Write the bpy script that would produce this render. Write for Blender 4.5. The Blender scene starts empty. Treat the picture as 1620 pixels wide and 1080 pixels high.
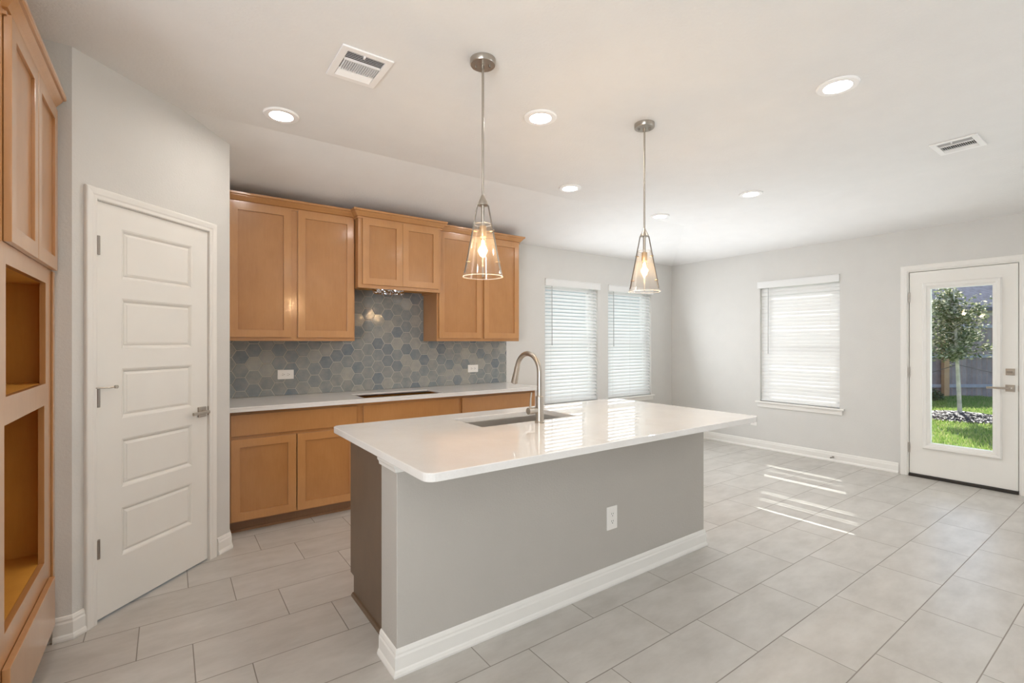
import bpy, bmesh, math, random
from mathutils import Vector, Matrix
random.seed(7)
scene = bpy.context.scene
COL = scene.collection
PI = math.pi

# ------------------------------------------------------------------ camera
FPX = 758.5
cam_d = bpy.data.cameras.new('camera'); cam = bpy.data.objects.new('camera', cam_d); COL.objects.link(cam)
cam_d.sensor_width = 36.0; cam_d.lens = 36.0 * FPX / 1620.0; cam_d.shift_y = 1.0 / 1620.0
cam_d.clip_start = 0.02; cam_d.clip_end = 200
YAW = math.radians(54.4)
cam.location = (0, 0, 1.37)
cam.rotation_euler = (PI / 2, 0, -(PI / 2 - YAW))
scene.camera = cam

# ------------------------------------------------------------------ sky, sun, daylight, exposure
vs = scene.view_settings
vs.view_transform = 'Standard'; vs.look = 'None'; vs.gamma = 1.0; vs.use_curve_mapping = False
vs.exposure = 0.16
try:
    scene.cycles.max_bounces = 10; scene.cycles.diffuse_bounces = 6; scene.cycles.glossy_bounces = 5
    scene.cycles.transparent_max_bounces = 16
    scene.cycles.sample_clamp_indirect = 8.0
except Exception:
    pass
world = bpy.data.worlds.new('sky'); scene.world = world; world.use_nodes = True
wn = world.node_tree; wn.nodes.clear()
w_out = wn.nodes.new('ShaderNodeOutputWorld'); w_bg = wn.nodes.new('ShaderNodeBackground')
w_sky = wn.nodes.new('ShaderNodeTexSky'); w_sky.sky_type = 'NISHITA'; w_sky.sun_disc = False
w_sky.sun_elevation = math.radians(42); w_sky.sun_rotation = math.radians(60)
w_bg.inputs['Strength'].default_value = 0.30
wn.links.new(w_sky.outputs[0], w_bg.inputs[0]); wn.links.new(w_bg.outputs[0], w_out.inputs[0])

SUN_DIR = Vector((-1.0, -0.435, -0.85)).normalized()      # travel direction of the sunlight
sun_d = bpy.data.lights.new('sun', 'SUN'); sun = bpy.data.objects.new('sun', sun_d); COL.objects.link(sun)
sun_d.energy = 10.0; sun_d.angle = math.radians(0.4); sun_d.color = (1.0, 0.95, 0.87)
sun.rotation_euler = SUN_DIR.to_track_quat('-Z', 'Y').to_euler(); sun.location = (12, 8, 9)


def area_light(name, loc, direction, sx, sy, energy, color, spread=180, glossy=True):
    d = bpy.data.lights.new(name, 'AREA'); o = bpy.data.objects.new(name, d); COL.objects.link(o)
    d.shape = 'RECTANGLE'; d.size = sx; d.size_y = sy; d.energy = energy; d.color = color
    d.spread = math.radians(spread)
    o.location = loc; o.rotation_euler = Vector(direction).to_track_quat('-Z', 'Z').to_euler()
    o.visible_glossy = glossy
    return o


# added fill lamps out of view, aimed upwards to brighten ceiling and left side;
# then daylight entering by the three dining windows and by the patio door
DL = (0.92, 0.965, 1.0)
area_light('added_fill_right', (6.12, -2.6, 1.35), (-1, 0.1, 1.1), 3.0, 1.8, 82, DL, 130)
area_light('added_fill_rear', (1.8, -4.9, 1.35), (0, 1, 1.6), 4.2, 1.8, 30, DL, 100)
area_light('added_fill_left', (-3.0, -1.4, 1.4), (1, 0.75, 0.9), 2.6, 1.6, 180, DL, 130)
area_light('daylight_back_window_left', (4.17, 4.23, 1.37), (0, -1, 0.25), 0.86, 1.4, 12, (0.90, 0.95, 1.0), 180, False)
area_light('daylight_back_window_right', (5.26, 4.23, 1.37), (0, -1, 0.25), 0.86, 1.4, 12, (0.90, 0.95, 1.0), 180, False)
area_light('daylight_side_window', (5.93, 2.71, 1.37), (-1, 0, 0.25), 0.86, 1.4, 12, (0.90, 0.95, 1.0), 180, False)
area_light('daylight_patio_door', (6.75, 1.24, 1.0), (-1, 0, 0.35), 0.7, 1.7, 18, DL, 180, False)
# sky glow on the outer side of the blinds
area_light('sky_glow_back_left', (4.17, 4.80, 1.3), (0, -1, 0.0), 0.9, 1.6, 12, (0.92, 0.96, 1.0))
area_light('sky_glow_back_right', (5.26, 4.80, 1.3), (0, -1, 0.0), 0.9, 1.6, 12, (0.92, 0.96, 1.0))
area_light('sky_glow_side', (6.50, 2.71, 1.3), (-1, 0, 0.0), 0.9, 1.6, 4, (0.92, 0.96, 1.0), 180, False)

LAMP_STRENGTH = 112.0
LAMP_COLOR = (1.0, 0.94, 0.875)


# ------------------------------------------------------------------ materials
def new_mat(name):
    m = bpy.data.materials.new(name); m.use_nodes = True
    return m, m.node_tree, m.node_tree.nodes['Principled BSDF']


def coords(nt, scale=(1, 1, 1), kind='Object'):
    tc = nt.nodes.new('ShaderNodeTexCoord'); mp = nt.nodes.new('ShaderNodeMapping')
    mp.inputs['Scale'].default_value = scale
    nt.links.new(tc.outputs[kind], mp.inputs['Vector'])
    return mp.outputs['Vector']


def noise(nt, vec, scale, detail=3, rough=0.5):
    n = nt.nodes.new('ShaderNodeTexNoise'); n.inputs['Scale'].default_value = scale
    n.inputs['Detail'].default_value = detail; n.inputs['Roughness'].default_value = rough
    nt.links.new(vec, n.inputs['Vector'])
    return n.outputs['Fac']


def ramp(nt, fac, stops):
    r = nt.nodes.new('ShaderNodeValToRGB'); e = r.color_ramp.elements
    while len(e) < len(stops):
        e.new(0.5)
    for i, (p, c) in enumerate(stops):
        e[i].position = p; e[i].color = (*c, 1)
    nt.links.new(fac, r.inputs['Fac'])
    return r.outputs['Color']


def bump(nt, bsdf, height, strength, dist=0.01):
    b = nt.nodes.new('ShaderNodeBump'); b.inputs['Strength'].default_value = strength
    b.inputs['Distance'].default_value = dist
    nt.links.new(height, b.inputs['Height']); nt.links.new(b.outputs['Normal'], bsdf.inputs['Normal'])


def mix_rgb(nt, fac, a, b, mode='MIX'):
    m = nt.nodes.new('ShaderNodeMix'); m.data_type = 'RGBA'; m.blend_type = mode
    for s, v in ((m.inputs[0], fac), (m.inputs[6], a), (m.inputs[7], b)):
        if hasattr(v, 'is_linked') or hasattr(v, 'links'):
            nt.links.new(v, s)
        elif isinstance(v, (int, float)):
            s.default_value = v
        else:
            s.default_value = (*v, 1)
    return m.outputs[2]


def plain(name, col, rough=0.5, metal=0.0, var=0.03, bscale=0, bstr=0, coat=0.0, spec=0.5):
    m, nt, b = new_mat(name)
    v = coords(nt)
    f = noise(nt, v, 6, 3)
    c = ramp(nt, f, [(0.3, tuple(x * (1 - var) for x in col)), (0.7, tuple(min(1, x * (1 + var)) for x in col))])
    nt.links.new(c, b.inputs['Base Color'])
    b.inputs['Roughness'].default_value = rough; b.inputs['Metallic'].default_value = metal
    b.inputs['Coat Weight'].default_value = coat; b.inputs['Specular IOR Level'].default_value = spec
    if bstr:
        bump(nt, b, noise(nt, v, bscale, 4, 0.6), bstr, 0.004)
    return m


def wood(name, light, dark, rough=0.35, coat=0.15, scale=1.0):
    m, nt, b = new_mat(name)
    v = coords(nt, (9 * scale, 9 * scale, 1.2 * scale))
    blot = noise(nt, coords(nt, (3, 3, 2.2)), 2.2, 4, 0.55)
    grain = noise(nt, v, 7, 6, 0.62)
    fine = noise(nt, coords(nt, (60, 60, 4)), 3, 2, 0.5)
    c1 = ramp(nt, grain, [(0.1, dark), (0.75, light)])
    c2 = mix_rgb(nt, 0.5, c1, ramp(nt, blot, [(0.3, dark), (0.68, light)]))
    c3 = mix_rgb(nt, 0.06, c2, ramp(nt, fine, [(0.3, tuple(x * 0.7 for x in dark)), (0.7, light)]))
    nt.links.new(c3, b.inputs['Base Color'])
    b.inputs['Roughness'].default_value = rough
    b.inputs['Coat Weight'].default_value = coat; b.inputs['Coat Roughness'].default_value = 0.14
    bump(nt, b, fine, 0.03, 0.002)
    return m


def metal(name, col, rough):
    m, nt, b = new_mat(name)
    v = coords(nt, (4, 4, 90))
    f = noise(nt, v, 5, 3)
    nt.links.new(ramp(nt, f, [(0.3, tuple(x * .92 for x in col)), (0.7, col)]), b.inputs['Base Color'])
    b.inputs['Metallic'].default_value = 1.0; b.inputs['Roughness'].default_value = rough
    return m


def thin_glass(name, tint, gloss=0.06, frost=0.0):
    m = bpy.data.materials.new(name); m.use_nodes = True; nt = m.node_tree; nt.nodes.clear()
    o = nt.nodes.new('ShaderNodeOutputMaterial'); mx = nt.nodes.new('ShaderNodeMixShader')
    t = nt.nodes.new('ShaderNodeBsdfTransparent'); g = nt.nodes.new('ShaderNodeBsdfGlossy')
    t.inputs['Color'].default_value = (*tint, 1); g.inputs['Roughness'].default_value = 0.02
    lw = nt.nodes.new('ShaderNodeLayerWeight'); lw.inputs['Blend'].default_value = 0.5
    pw = nt.nodes.new('ShaderNodeMath'); pw.operation = 'POWER'; pw.inputs[1].default_value = 4.0
    ad = nt.nodes.new('ShaderNodeMath'); ad.operation = 'MULTIPLY_ADD'; ad.inputs[1].default_value = 0.7; ad.inputs[2].default_value = gloss
    nt.links.new(lw.outputs['Facing'], pw.inputs[0]); nt.links.new(pw.outputs[0], ad.inputs[0]); nt.links.new(ad.outputs[0], mx.inputs[0])
    nt.links.new(t.outputs[0], mx.inputs[1]); nt.links.new(g.outputs[0], mx.inputs[2])
    last = mx.outputs[0]
    if frost:
        m2 = nt.nodes.new('ShaderNodeMixShader'); m2.inputs[0].default_value = frost
        tl = nt.nodes.new('ShaderNodeBsdfTranslucent'); tl.inputs['Color'].default_value = (1, 1, 1, 1)
        nt.links.new(last, m2.inputs[1]); nt.links.new(tl.outputs[0], m2.inputs[2]); last = m2.outputs[0]
    nt.links.new(last, o.inputs['Surface'])
    return m


def emit(name, col, strength):
    m = bpy.data.materials.new(name); m.use_nodes = True; nt = m.node_tree; nt.nodes.clear()
    o = nt.nodes.new('ShaderNodeOutputMaterial'); e = nt.nodes.new('ShaderNodeEmission')
    e.inputs['Color'].default_value = (*col, 1); e.inputs['Strength'].default_value = strength
    nt.links.new(e.outputs[0], o.inputs['Surface'])
    return m


M = {}
M['wall'] = plain('wall_paint', (0.65, 0.64, 0.615), 0.75, var=0.012, bscale=95, bstr=0.35, spec=0.3)
M['ceiling'] = plain('ceiling_paint', (0.80, 0.79, 0.775), 0.85, var=0.012, bscale=70, bstr=0.5, spec=0.2)
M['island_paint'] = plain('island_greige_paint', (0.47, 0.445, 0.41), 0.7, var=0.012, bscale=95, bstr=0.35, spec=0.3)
M['trim'] = plain('white_trim_paint', (0.80, 0.785, 0.75), 0.35, var=0.01)
M['door'] = plain('white_door_paint', (0.80, 0.785, 0.745), 0.38, var=0.01)
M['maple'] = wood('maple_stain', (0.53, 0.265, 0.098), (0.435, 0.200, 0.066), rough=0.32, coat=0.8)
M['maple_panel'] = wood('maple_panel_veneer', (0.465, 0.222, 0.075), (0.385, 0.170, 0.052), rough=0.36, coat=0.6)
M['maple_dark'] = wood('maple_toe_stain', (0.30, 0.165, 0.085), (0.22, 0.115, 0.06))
M['end_panel'] = wood('island_end_panel', (0.155, 0.10, 0.06), (0.12, 0.075, 0.044), rough=0.45)
M['maple_raw'] = wood('interior_plywood', (0.72, 0.36, 0.06), (0.60, 0.28, 0.04), rough=0.5)
M['nickel'] = metal('brushed_nickel', (0.50, 0.46, 0.41), 0.30)
M['vent_white'] = plain('vent_white_enamel', (0.90, 0.89, 0.88), 0.4, var=0.005)
M['rim'] = thin_glass('polished_glass_rim', (0.95, 0.95, 0.95), 0.25, 0.35)
M['nickel_dark'] = metal('dark_nickel', (0.36, 0.33, 0.30), 0.32)
M['steel'] = plain('sink_steel', (0.72, 0.70, 0.67), 0.34, metal=1.0, var=0.02)
M['plastic'] = plain('white_plastic', (0.84, 0.82, 0.79), 0.35, var=0.005)
M['slot'] = plain('dark_slot', (0.05, 0.045, 0.04), 0.6)
M['vent_back'] = plain('vent_dark', (0.05, 0.047, 0.043), 0.8)
M['foil'] = metal('foil', (0.80, 0.80, 0.82), 0.14)
M['threshold'] = plain('bronze_threshold', (0.045, 0.04, 0.035), 0.4, metal=0.5)
M['glass'] = thin_glass('window_glass', (0.96, 0.98, 0.98), 0.02)
M['shade'] = thin_glass('shade_glass', (0.985, 0.975, 0.965), 0.04, 0.008)
M['lamp'] = emit('lamp_lens', LAMP_COLOR, LAMP_STRENGTH)
M['filament'] = emit('filament', (1.0, 0.66, 0.32), 420.0)
M['bulb'] = thin_glass('bulb_glass', (1.0, 0.93, 0.82), 0.03)
M['frame_vinyl'] = plain('vinyl_window', (0.78, 0.78, 0.76), 0.4, var=0.005)

# blind slats: white, let some daylight through
m, nt, b = new_mat('blind_slat'); M['slat'] = m
b.inputs['Base Color'].default_value = (0.86, 0.86, 0.85, 1); b.inputs['Roughness'].default_value = 0.45
tr = nt.nodes.new('ShaderNodeBsdfTranslucent'); tr.inputs['Color'].default_value = (0.86, 0.88, 0.9, 1)
mx = nt.nodes.new('ShaderNodeMixShader'); mx.inputs[0].default_value = 0.13
nt.links.new(b.outputs[0], mx.inputs[1]); nt.links.new(tr.outputs[0], mx.inputs[2])
nt.links.new(mx.outputs[0], nt.nodes['Material Output'].inputs['Surface'])

# quartz
m, nt, b = new_mat('white_quartz'); M['quartz'] = m
v = coords(nt)
f = noise(nt, v, 5, 6, 0.65); g = noise(nt, coords(nt, (1, 1, 1)), 180, 2, 0.5)
c = ramp(nt, f, [(0.35, (0.76, 0.745, 0.725)), (0.65, (0.80, 0.79, 0.775))])
c = mix_rgb(nt, 0.06, c, ramp(nt, g, [(0.45, (0.6, 0.56, 0.52)), (0.6, (0.85, 0.83, 0.8))]))
nt.links.new(c, b.inputs['Base Color']); b.inputs['Roughness'].default_value = 0.022
b.inputs['IOR'].default_value = 1.68


def math_node(nt, op, a, bb=None, c=None):
    n = nt.nodes.new('ShaderNodeMath'); n.operation = op
    for i, v in enumerate((a, bb, c)):
        if v is None:
            continue
        if isinstance(v, (int, float)):
            n.inputs[i].default_value = v
        else:
            nt.links.new(v, n.inputs[i])
    return n.outputs[0]


# floor: 61 x 30.5 cm porcelain tiles in a one-third stagger
m, nt, b = new_mat('porcelain_tile'); M['floor'] = m
tc = nt.nodes.new('ShaderNodeTexCoord'); sp = nt.nodes.new('ShaderNodeSeparateXYZ')
nt.links.new(tc.outputs['Object'], sp.inputs[0])
ry = math_node(nt, 'DIVIDE', math_node(nt, 'SUBTRACT', sp.outputs['Y'], 0.785), 0.305)
k = math_node(nt, 'FLOOR', ry); fy = math_node(nt, 'FRACT', ry)
xs = math_node(nt, 'ADD', math_node(nt, 'SUBTRACT', sp.outputs['X'], 2.325), math_node(nt, 'MULTIPLY', k, 0.2033))
rx = math_node(nt, 'DIVIDE', xs, 0.61)
kx = math_node(nt, 'FLOOR', rx); fx = math_node(nt, 'FRACT', rx)
dx = math_node(nt, 'MULTIPLY', math_node(nt, 'MINIMUM', fx, math_node(nt, 'SUBTRACT', 1.0, fx)), 0.61)
dy = math_node(nt, 'MULTIPLY', math_node(nt, 'MINIMUM', fy, math_node(nt, 'SUBTRACT', 1.0, fy)), 0.305)
dmin = math_node(nt, 'MINIMUM', dx, dy)
groutmask = nt.nodes.new('ShaderNodeMapRange'); groutmask.interpolation_type = 'SMOOTHSTEP'
nt.links.new(dmin, groutmask.inputs['Value'])
groutmask.inputs['From Min'].default_value = 0.0014; groutmask.inputs['From Max'].default_value = 0.0030
cb = nt.nodes.new('ShaderNodeCombineXYZ'); nt.links.new(kx, cb.inputs[0]); nt.links.new(k, cb.inputs[1])
wnz = nt.nodes.new('ShaderNodeTexWhiteNoise'); nt.links.new(cb.outputs[0], wnz.inputs['Vector'])
# each tile shows its own part of a cloudy, slightly streaked stone pattern
off = nt.nodes.new('ShaderNodeVectorMath'); off.operation = 'MULTIPLY_ADD'
nt.links.new(wnz.outputs['Color'], off.inputs[0]); off.inputs[1].default_value = (7, 7, 7)
nt.links.new(tc.outputs['Object'], off.inputs[2])
mpv = nt.nodes.new('ShaderNodeMapping'); mpv.inputs['Scale'].default_value = (1.6, 3.6, 1)
nt.links.new(off.outputs[0], mpv.inputs['Vector'])
cl = noise(nt, mpv.outputs[0], 2.3, 7, 0.62)
tile = ramp(nt, cl, [(0.32, (0.435, 0.41, 0.375)), (0.5, (0.50, 0.475, 0.44)), (0.68, (0.56, 0.535, 0.50))])
tile = mix_rgb(nt, 0.10, tile, ramp(nt, wnz.outputs['Value'], [(0.0, (0.38, 0.355, 0.32)), (1.0, (0.62, 0.60, 0.57))]))
colr = mix_rgb(nt, groutmask.outputs[0], (0.27, 0.245, 0.215), tile)
nt.links.new(colr, b.inputs['Base Color'])
rg = nt.nodes.new('ShaderNodeMapRange'); nt.links.new(groutmask.outputs[0], rg.inputs['Value'])
rg.inputs['To Min'].default_value = 0.8; rg.inputs['To Max'].default_value = 0.33
nt.links.new(rg.outputs[0], b.inputs['Roughness'])
bump(nt, b, groutmask.outputs[0], 0.5, 0.002)

# hexagon glaze: colour differs tile by tile, wavy hand-made surface
m, nt, b = new_mat('hexagon_glaze'); M['hex'] = m
geo = nt.nodes.new('ShaderNodeNewGeometry')
rnd = geo.outputs['Random Per Island']
base = ramp(nt, rnd, [(0.0, (0.125, 0.155, 0.200)), (0.18, (0.20, 0.225, 0.245)), (0.45, (0.28, 0.285, 0.265)),
                      (0.7, (0.22, 0.245, 0.255)), (0.88, (0.35, 0.345, 0.31)), (1.0, (0.40, 0.385, 0.335))])
v = coords(nt)
f = noise(nt, v, 14, 5, 0.6)
base2 = mix_rgb(nt, 0.4, base, ramp(nt, f, [(0.32, (0.14, 0.17, 0.20)), (0.68, (0.34, 0.33, 0.295))]))
nt.links.new(base2, b.inputs['Base Color'])
b.inputs['Roughness'].default_value = 0.10; b.inputs['Coat Weight'].default_value = 0.0
b.inputs['Coat Roughness'].default_value = 0.04
bump(nt, b, noise(nt, v, 30, 2, 0.5), 0.6, 0.0014)
M['grout'] = plain('grout', (0.44, 0.41, 0.37), 0.8)

# outdoors
def leafy(mat, col):
    nt_ = mat.node_tree; b_ = nt_.nodes['Principled BSDF']
    t_ = nt_.nodes.new('ShaderNodeBsdfTranslucent'); x_ = nt_.nodes.new('ShaderNodeMixShader'); x_.inputs[0].default_value = 0.45
    src = b_.inputs['Base Color'].links[0].from_socket
    nt_.links.new(src, t_.inputs['Color']); nt_.links.new(b_.outputs[0], x_.inputs[1]); nt_.links.new(t_.outputs[0], x_.inputs[2])
    nt_.links.new(x_.outputs[0], nt_.nodes['Material Output'].inputs['Surface'])


M['lawn'] = plain('lawn_soil', (0.13, 0.20, 0.055), 0.9, var=0.35)
m, nt, b = new_mat('grass_blade'); M['grass'] = m
oi = nt.nodes.new('ShaderNodeNewGeometry')
nt.links.new(ramp(nt, oi.outputs['Random Per Island'], [(0, (0.16, 0.27, 0.05)), (0.5, (0.30, 0.42, 0.10)), (1, (0.46, 0.45, 0.20))]), b.inputs['Base Color'])
b.inputs['Roughness'].default_value = 0.7; leafy(m, 0)
m, nt, b = new_mat('leaf'); M['leaf'] = m
oi = nt.nodes.new('ShaderNodeNewGeometry')
nt.links.new(ramp(nt, oi.outputs['Random Per Island'], [(0, (0.07, 0.10, 0.045)), (0.45, (0.22, 0.25, 0.13)), (0.8, (0.42, 0.41, 0.27)), (1, (0.75, 0.68, 0.55))]), b.inputs['Base Color'])
b.inputs['Roughness'].default_value = 0.5; leafy(m, 0)
M['bark'] = plain('bark', (0.66, 0.58, 0.50), 0.85, var=0.25, bscale=60, bstr=0.5)
m, nt, b = new_mat('mulch'); M['mulch'] = m
oi = nt.nodes.new('ShaderNodeNewGeometry')
nt.links.new(ramp(nt, oi.outputs['Random Per Island'], [(0, (0.025, 0.016, 0.018)), (0.75, (0.07, 0.048, 0.05)), (1, (0.20, 0.15, 0.145))]), b.inputs['Base Color'])
M['fence'] = wood('cedar_fence', (0.47, 0.37, 0.36), (0.27, 0.205, 0.205), rough=0.8, coat=0)
nt = M['fence'].node_tree; gi = nt.nodes.new('ShaderNodeNewGeometry'); fb_ = nt.nodes['Principled BSDF']
old = fb_.inputs['Base Color'].links[0].from_socket
nt.links.new(mix_rgb(nt, 0.8, old, ramp(nt, gi.outputs['Random Per Island'], [(0, (0.55, 0.52, 0.52)), (0.5, (0.85, 0.83, 0.85)), (1, (1.0, 0.97, 0.95))]), 'MULTIPLY'), fb_.inputs['Base Color'])
M['fence_rail'] = wood('cedar_rail', (0.46, 0.42, 0.46), (0.36, 0.32, 0.36), rough=0.8, coat=0)
M['fence_post'] = wood('cedar_post', (0.62, 0.36, 0.20), (0.45, 0.25, 0.14), rough=0.8, coat=0)
M['roof'] = plain('roof_shingle', (0.16, 0.15, 0.18), 0.9, var=0.25)
M['siding'] = plain('siding', (0.62, 0.61, 0.60), 0.8)
M['rope'] = plain('rope', (0.12, 0.10, 0.10), 0.8)
M['concrete'] = plain('concrete', (0.5, 0.48, 0.45), 0.9, var=0.1)


# ------------------------------------------------------------------ mesh helpers
WLOC = {}


class MB:
    def __init__(self, frame=None):
        self.bm = bmesh.new(); self.f = frame

    def box(self, x0, x1, y0, y1, z0, z1, rot=None):
        vs_ = [self.bm.verts.new((x, y, z)) for x in (x0, x1) for y in (y0, y1) for z in (z0, z1)]
        for q in ((0, 1, 3, 2), (4, 6, 7, 5), (0, 4, 5, 1), (2, 3, 7, 6), (0, 2, 6, 4), (1, 5, 7, 3)):
            self.bm.faces.new([vs_[i] for i in q])
        if rot is not None:
            bmesh.ops.transform(self.bm, matrix=rot, verts=vs_)
        return self

    def mould(self, path, prof, closed=False):
        """sweep profile (offset to the left of travel, height) along a 2D path with mitred corners"""
        n = len(path); rings = []
        for i, p in enumerate(path):
            p = Vector(p)
            dirs = []
            if closed or i > 0:
                dirs.append((p - Vector(path[i - 1])).normalized())
            if closed or i < n - 1:
                dirs.append((Vector(path[(i + 1) % n]) - p).normalized())
            ns = [Vector((-d.y, d.x)) for d in dirs]
            if len(ns) == 2:
                s = ns[0] + ns[1]; mit = s / max(1e-6, (1 + ns[0].dot(ns[1])))
            else:
                mit = ns[0]
            rings.append([self.bm.verts.new((p.x + mit.x * o, p.y + mit.y * o, h)) for o, h in prof])
        m_ = len(prof)
        for i in range(n if closed else n - 1):
            a, b_ = rings[i], rings[(i + 1) % n]
            for j in range(m_):
                self.bm.faces.new((a[j], a[(j + 1) % m_], b_[(j + 1) % m_], b_[j]))
        if not closed:
            self.bm.faces.new(rings[0][::-1]); self.bm.faces.new(rings[-1])
        return self

    def lathe(self, prof, c=(0, 0, 0), seg=32, axis='Z', cap=True):
        """profile of (r, h) revolved"""
        rings = []
        for r, h in prof:
            ring = []
            for k_ in range(seg):
                a = 2 * PI * k_ / seg
                x, y = r * math.cos(a), r * math.sin(a)
                p = {'Z': (x, y, h), 'Y': (x, h, y), 'X': (h, x, y)}[axis]
                ring.append(self.bm.verts.new((p[0] + c[0], p[1] + c[1], p[2] + c[2])))
            rings.append(ring)
        for a, b_ in zip(rings, rings[1:]):
            for k_ in range(seg):
                self.bm.faces.new((a[k_], a[(k_ + 1) % seg], b_[(k_ + 1) % seg], b_[k_]))
        if cap:
            self.bm.faces.new(rings[0][::-1]); self.bm.faces.new(rings[-1])
        return self

    def tube(self, pts, rad, seg=12, cap=True):
        pts = [Vector(p) for p in pts]
        rads = rad if isinstance(rad, (list, tuple)) else [rad] * len(pts)
        t0 = (pts[1] - pts[0]).normalized()
        nrm = t0.orthogonal().normalized(); rings = []
        for i, p in enumerate(pts):
            t = ((pts[min(i + 1, len(pts) - 1)] - pts[max(i - 1, 0)])).normalized()
            nrm = (nrm - t * nrm.dot(t)).normalized(); bi = t.cross(nrm)
            rings.append([self.bm.verts.new(p + (nrm * math.cos(2 * PI * k_ / seg) + bi * math.sin(2 * PI * k_ / seg)) * rads[i])
                          for k_ in range(seg)])
        for a, b_ in zip(rings, rings[1:]):
            for k_ in range(seg):
                self.bm.faces.new((a[k_], a[(k_ + 1) % seg], b_[(k_ + 1) % seg], b_[k_]))
        if cap:
            self.bm.faces.new(rings[0][::-1]); self.bm.faces.new(rings[-1])
        return self

    def prism(self, poly, z0, z1):
        a = [self.bm.verts.new((x, y, z0)) for x, y in poly]; b_ = [self.bm.verts.new((x, y, z1)) for x, y in poly]
        n = len(poly)
        for i in range(n):
            self.bm.faces.new((a[i], a[(i + 1) % n], b_[(i + 1) % n], b_[i]))
        self.bm.faces.new(a[::-1]); self.bm.faces.new(b_)
        return self

    def panel_holes(self, x0, x1, y0, y1, t0, t1, holes):
        """slab in local x,y (thickness t) with rectangular holes, no internal seams on its rims"""
        xs_ = sorted({x0, x1, *[h[0] for h in holes], *[h[1] for h in holes]})
        ys_ = sorted({y0, y1, *[h[2] for h in holes], *[h[3] for h in holes]})
        inside = lambda x, y: not (x0 < x < x1 and y0 < y < y1) or any(h[0] < x < h[1] and h[2] < y < h[3] for h in holes)
        vd = {}

        def V(x, y, t):
            key = (x, y, t)
            if key not in vd:
                vd[key] = self.bm.verts.new(key)
            return vd[key]
        nx, ny = len(xs_) - 1, len(ys_) - 1
        cell = lambda i, j: 0 <= i < nx and 0 <= j < ny and not inside((xs_[i] + xs_[i + 1]) / 2, (ys_[j] + ys_[j + 1]) / 2)
        for i in range(nx):
            for j in range(ny):
                if not cell(i, j):
                    continue
                a, b_, c_, d_ = xs_[i], xs_[i + 1], ys_[j], ys_[j + 1]
                self.bm.faces.new((V(a, c_, t1), V(b_, c_, t1), V(b_, d_, t1), V(a, d_, t1)))
                self.bm.faces.new((V(a, d_, t0), V(b_, d_, t0), V(b_, c_, t0), V(a, c_, t0)))
                if not cell(i - 1, j): self.bm.faces.new((V(a, c_, t0), V(a, c_, t1), V(a, d_, t1), V(a, d_, t0)))
                if not cell(i + 1, j): self.bm.faces.new((V(b_, d_, t0), V(b_, d_, t1), V(b_, c_, t1), V(b_, c_, t0)))
                if not cell(i, j - 1): self.bm.faces.new((V(b_, c_, t0), V(b_, c_, t1), V(a, c_, t1), V(a, c_, t0)))
                if not cell(i, j + 1): self.bm.faces.new((V(a, d_, t0), V(a, d_, t1), V(b_, d_, t1), V(b_, d_, t0)))
        return self


def frame(origin, u):
    """local x = along wall u, local y = up, local z = out of the wall"""
    u = Vector((u[0], u[1], 0)).normalized(); up = Vector((0, 0, 1)); o = u.cross(up)
    mt = Matrix((u, up, o)).transposed().to_4x4(); mt.translation = Vector(origin)
    return mt


def obj(name, mb, mat, parent=None, bevel=0.0, smooth=False, segs=2, kind=None):
    bm = mb.bm
    if mb.f is not None:
        bmesh.ops.transform(bm, matrix=mb.f, verts=bm.verts)
    bmesh.ops.recalc_face_normals(bm, faces=bm.faces)
    if parent is not None:
        org = WLOC[parent]
    else:
        mn = [min(v_.co[i] for v_ in bm.verts) for i in range(3)]; mxx = [max(v_.co[i] for v_ in bm.verts) for i in range(3)]
        org = Vector(((mn[0] + mxx[0]) / 2, (mn[1] + mxx[1]) / 2, mn[2]))
        if kind == 'structure':
            org = Vector((0, 0, 0))
    bmesh.ops.translate(bm, vec=-org, verts=bm.verts)
    me = bpy.data.meshes.new(name); bm.to_mesh(me); bm.free()
    me.materials.append(mat)
    o = bpy.data.objects.new(name, me); COL.objects.link(o)
    if parent is not None:
        o.parent = parent; WLOC[o] = WLOC[parent]
    else:
        o.location = org; WLOC[o] = org.copy()
    if bevel:
        md = o.modifiers.new('bevel', 'BEVEL'); md.width = bevel; md.segments = segs; md.limit_method = 'ANGLE'
        md.angle_limit = math.radians(40); md.harden_normals = False
    if smooth:
        me.shade_smooth() if hasattr(me, 'shade_smooth') else None
        me.set_sharp_from_angle(angle=math.radians(38))
    if kind:
        o['kind'] = kind
    return o


def tag(o, label=None, cat=None, group=None):
    if label: o['label'] = label
    if cat: o['category'] = cat
    if group: o['group'] = group
    return o


def thing(name, label, cat, loc, group=None):
    o = bpy.data.objects.new(name, None); COL.objects.link(o); o.location = loc
    o.empty_display_size = 0.1
    WLOC[o] = Vector(loc)
    return tag(o, label, cat, group)


def copy_thing(root, loc, label, rotz=None):
    c = root.copy(); COL.objects.link(c); c.location = loc; c['label'] = label
    if rotz is not None:
        c.rotation_euler = (0, 0, rotz)
    for ch in list(root.children):
        d = ch.copy(); COL.objects.link(d); d.parent = c
        for g_ in list(ch.children):
            e_ = g_.copy(); COL.objects.link(e_); e_.parent = d
    return c


def struct(name, mb, mat, **kw):
    o = obj(name, mb, mat, kind='structure', **kw)
    return o


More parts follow.
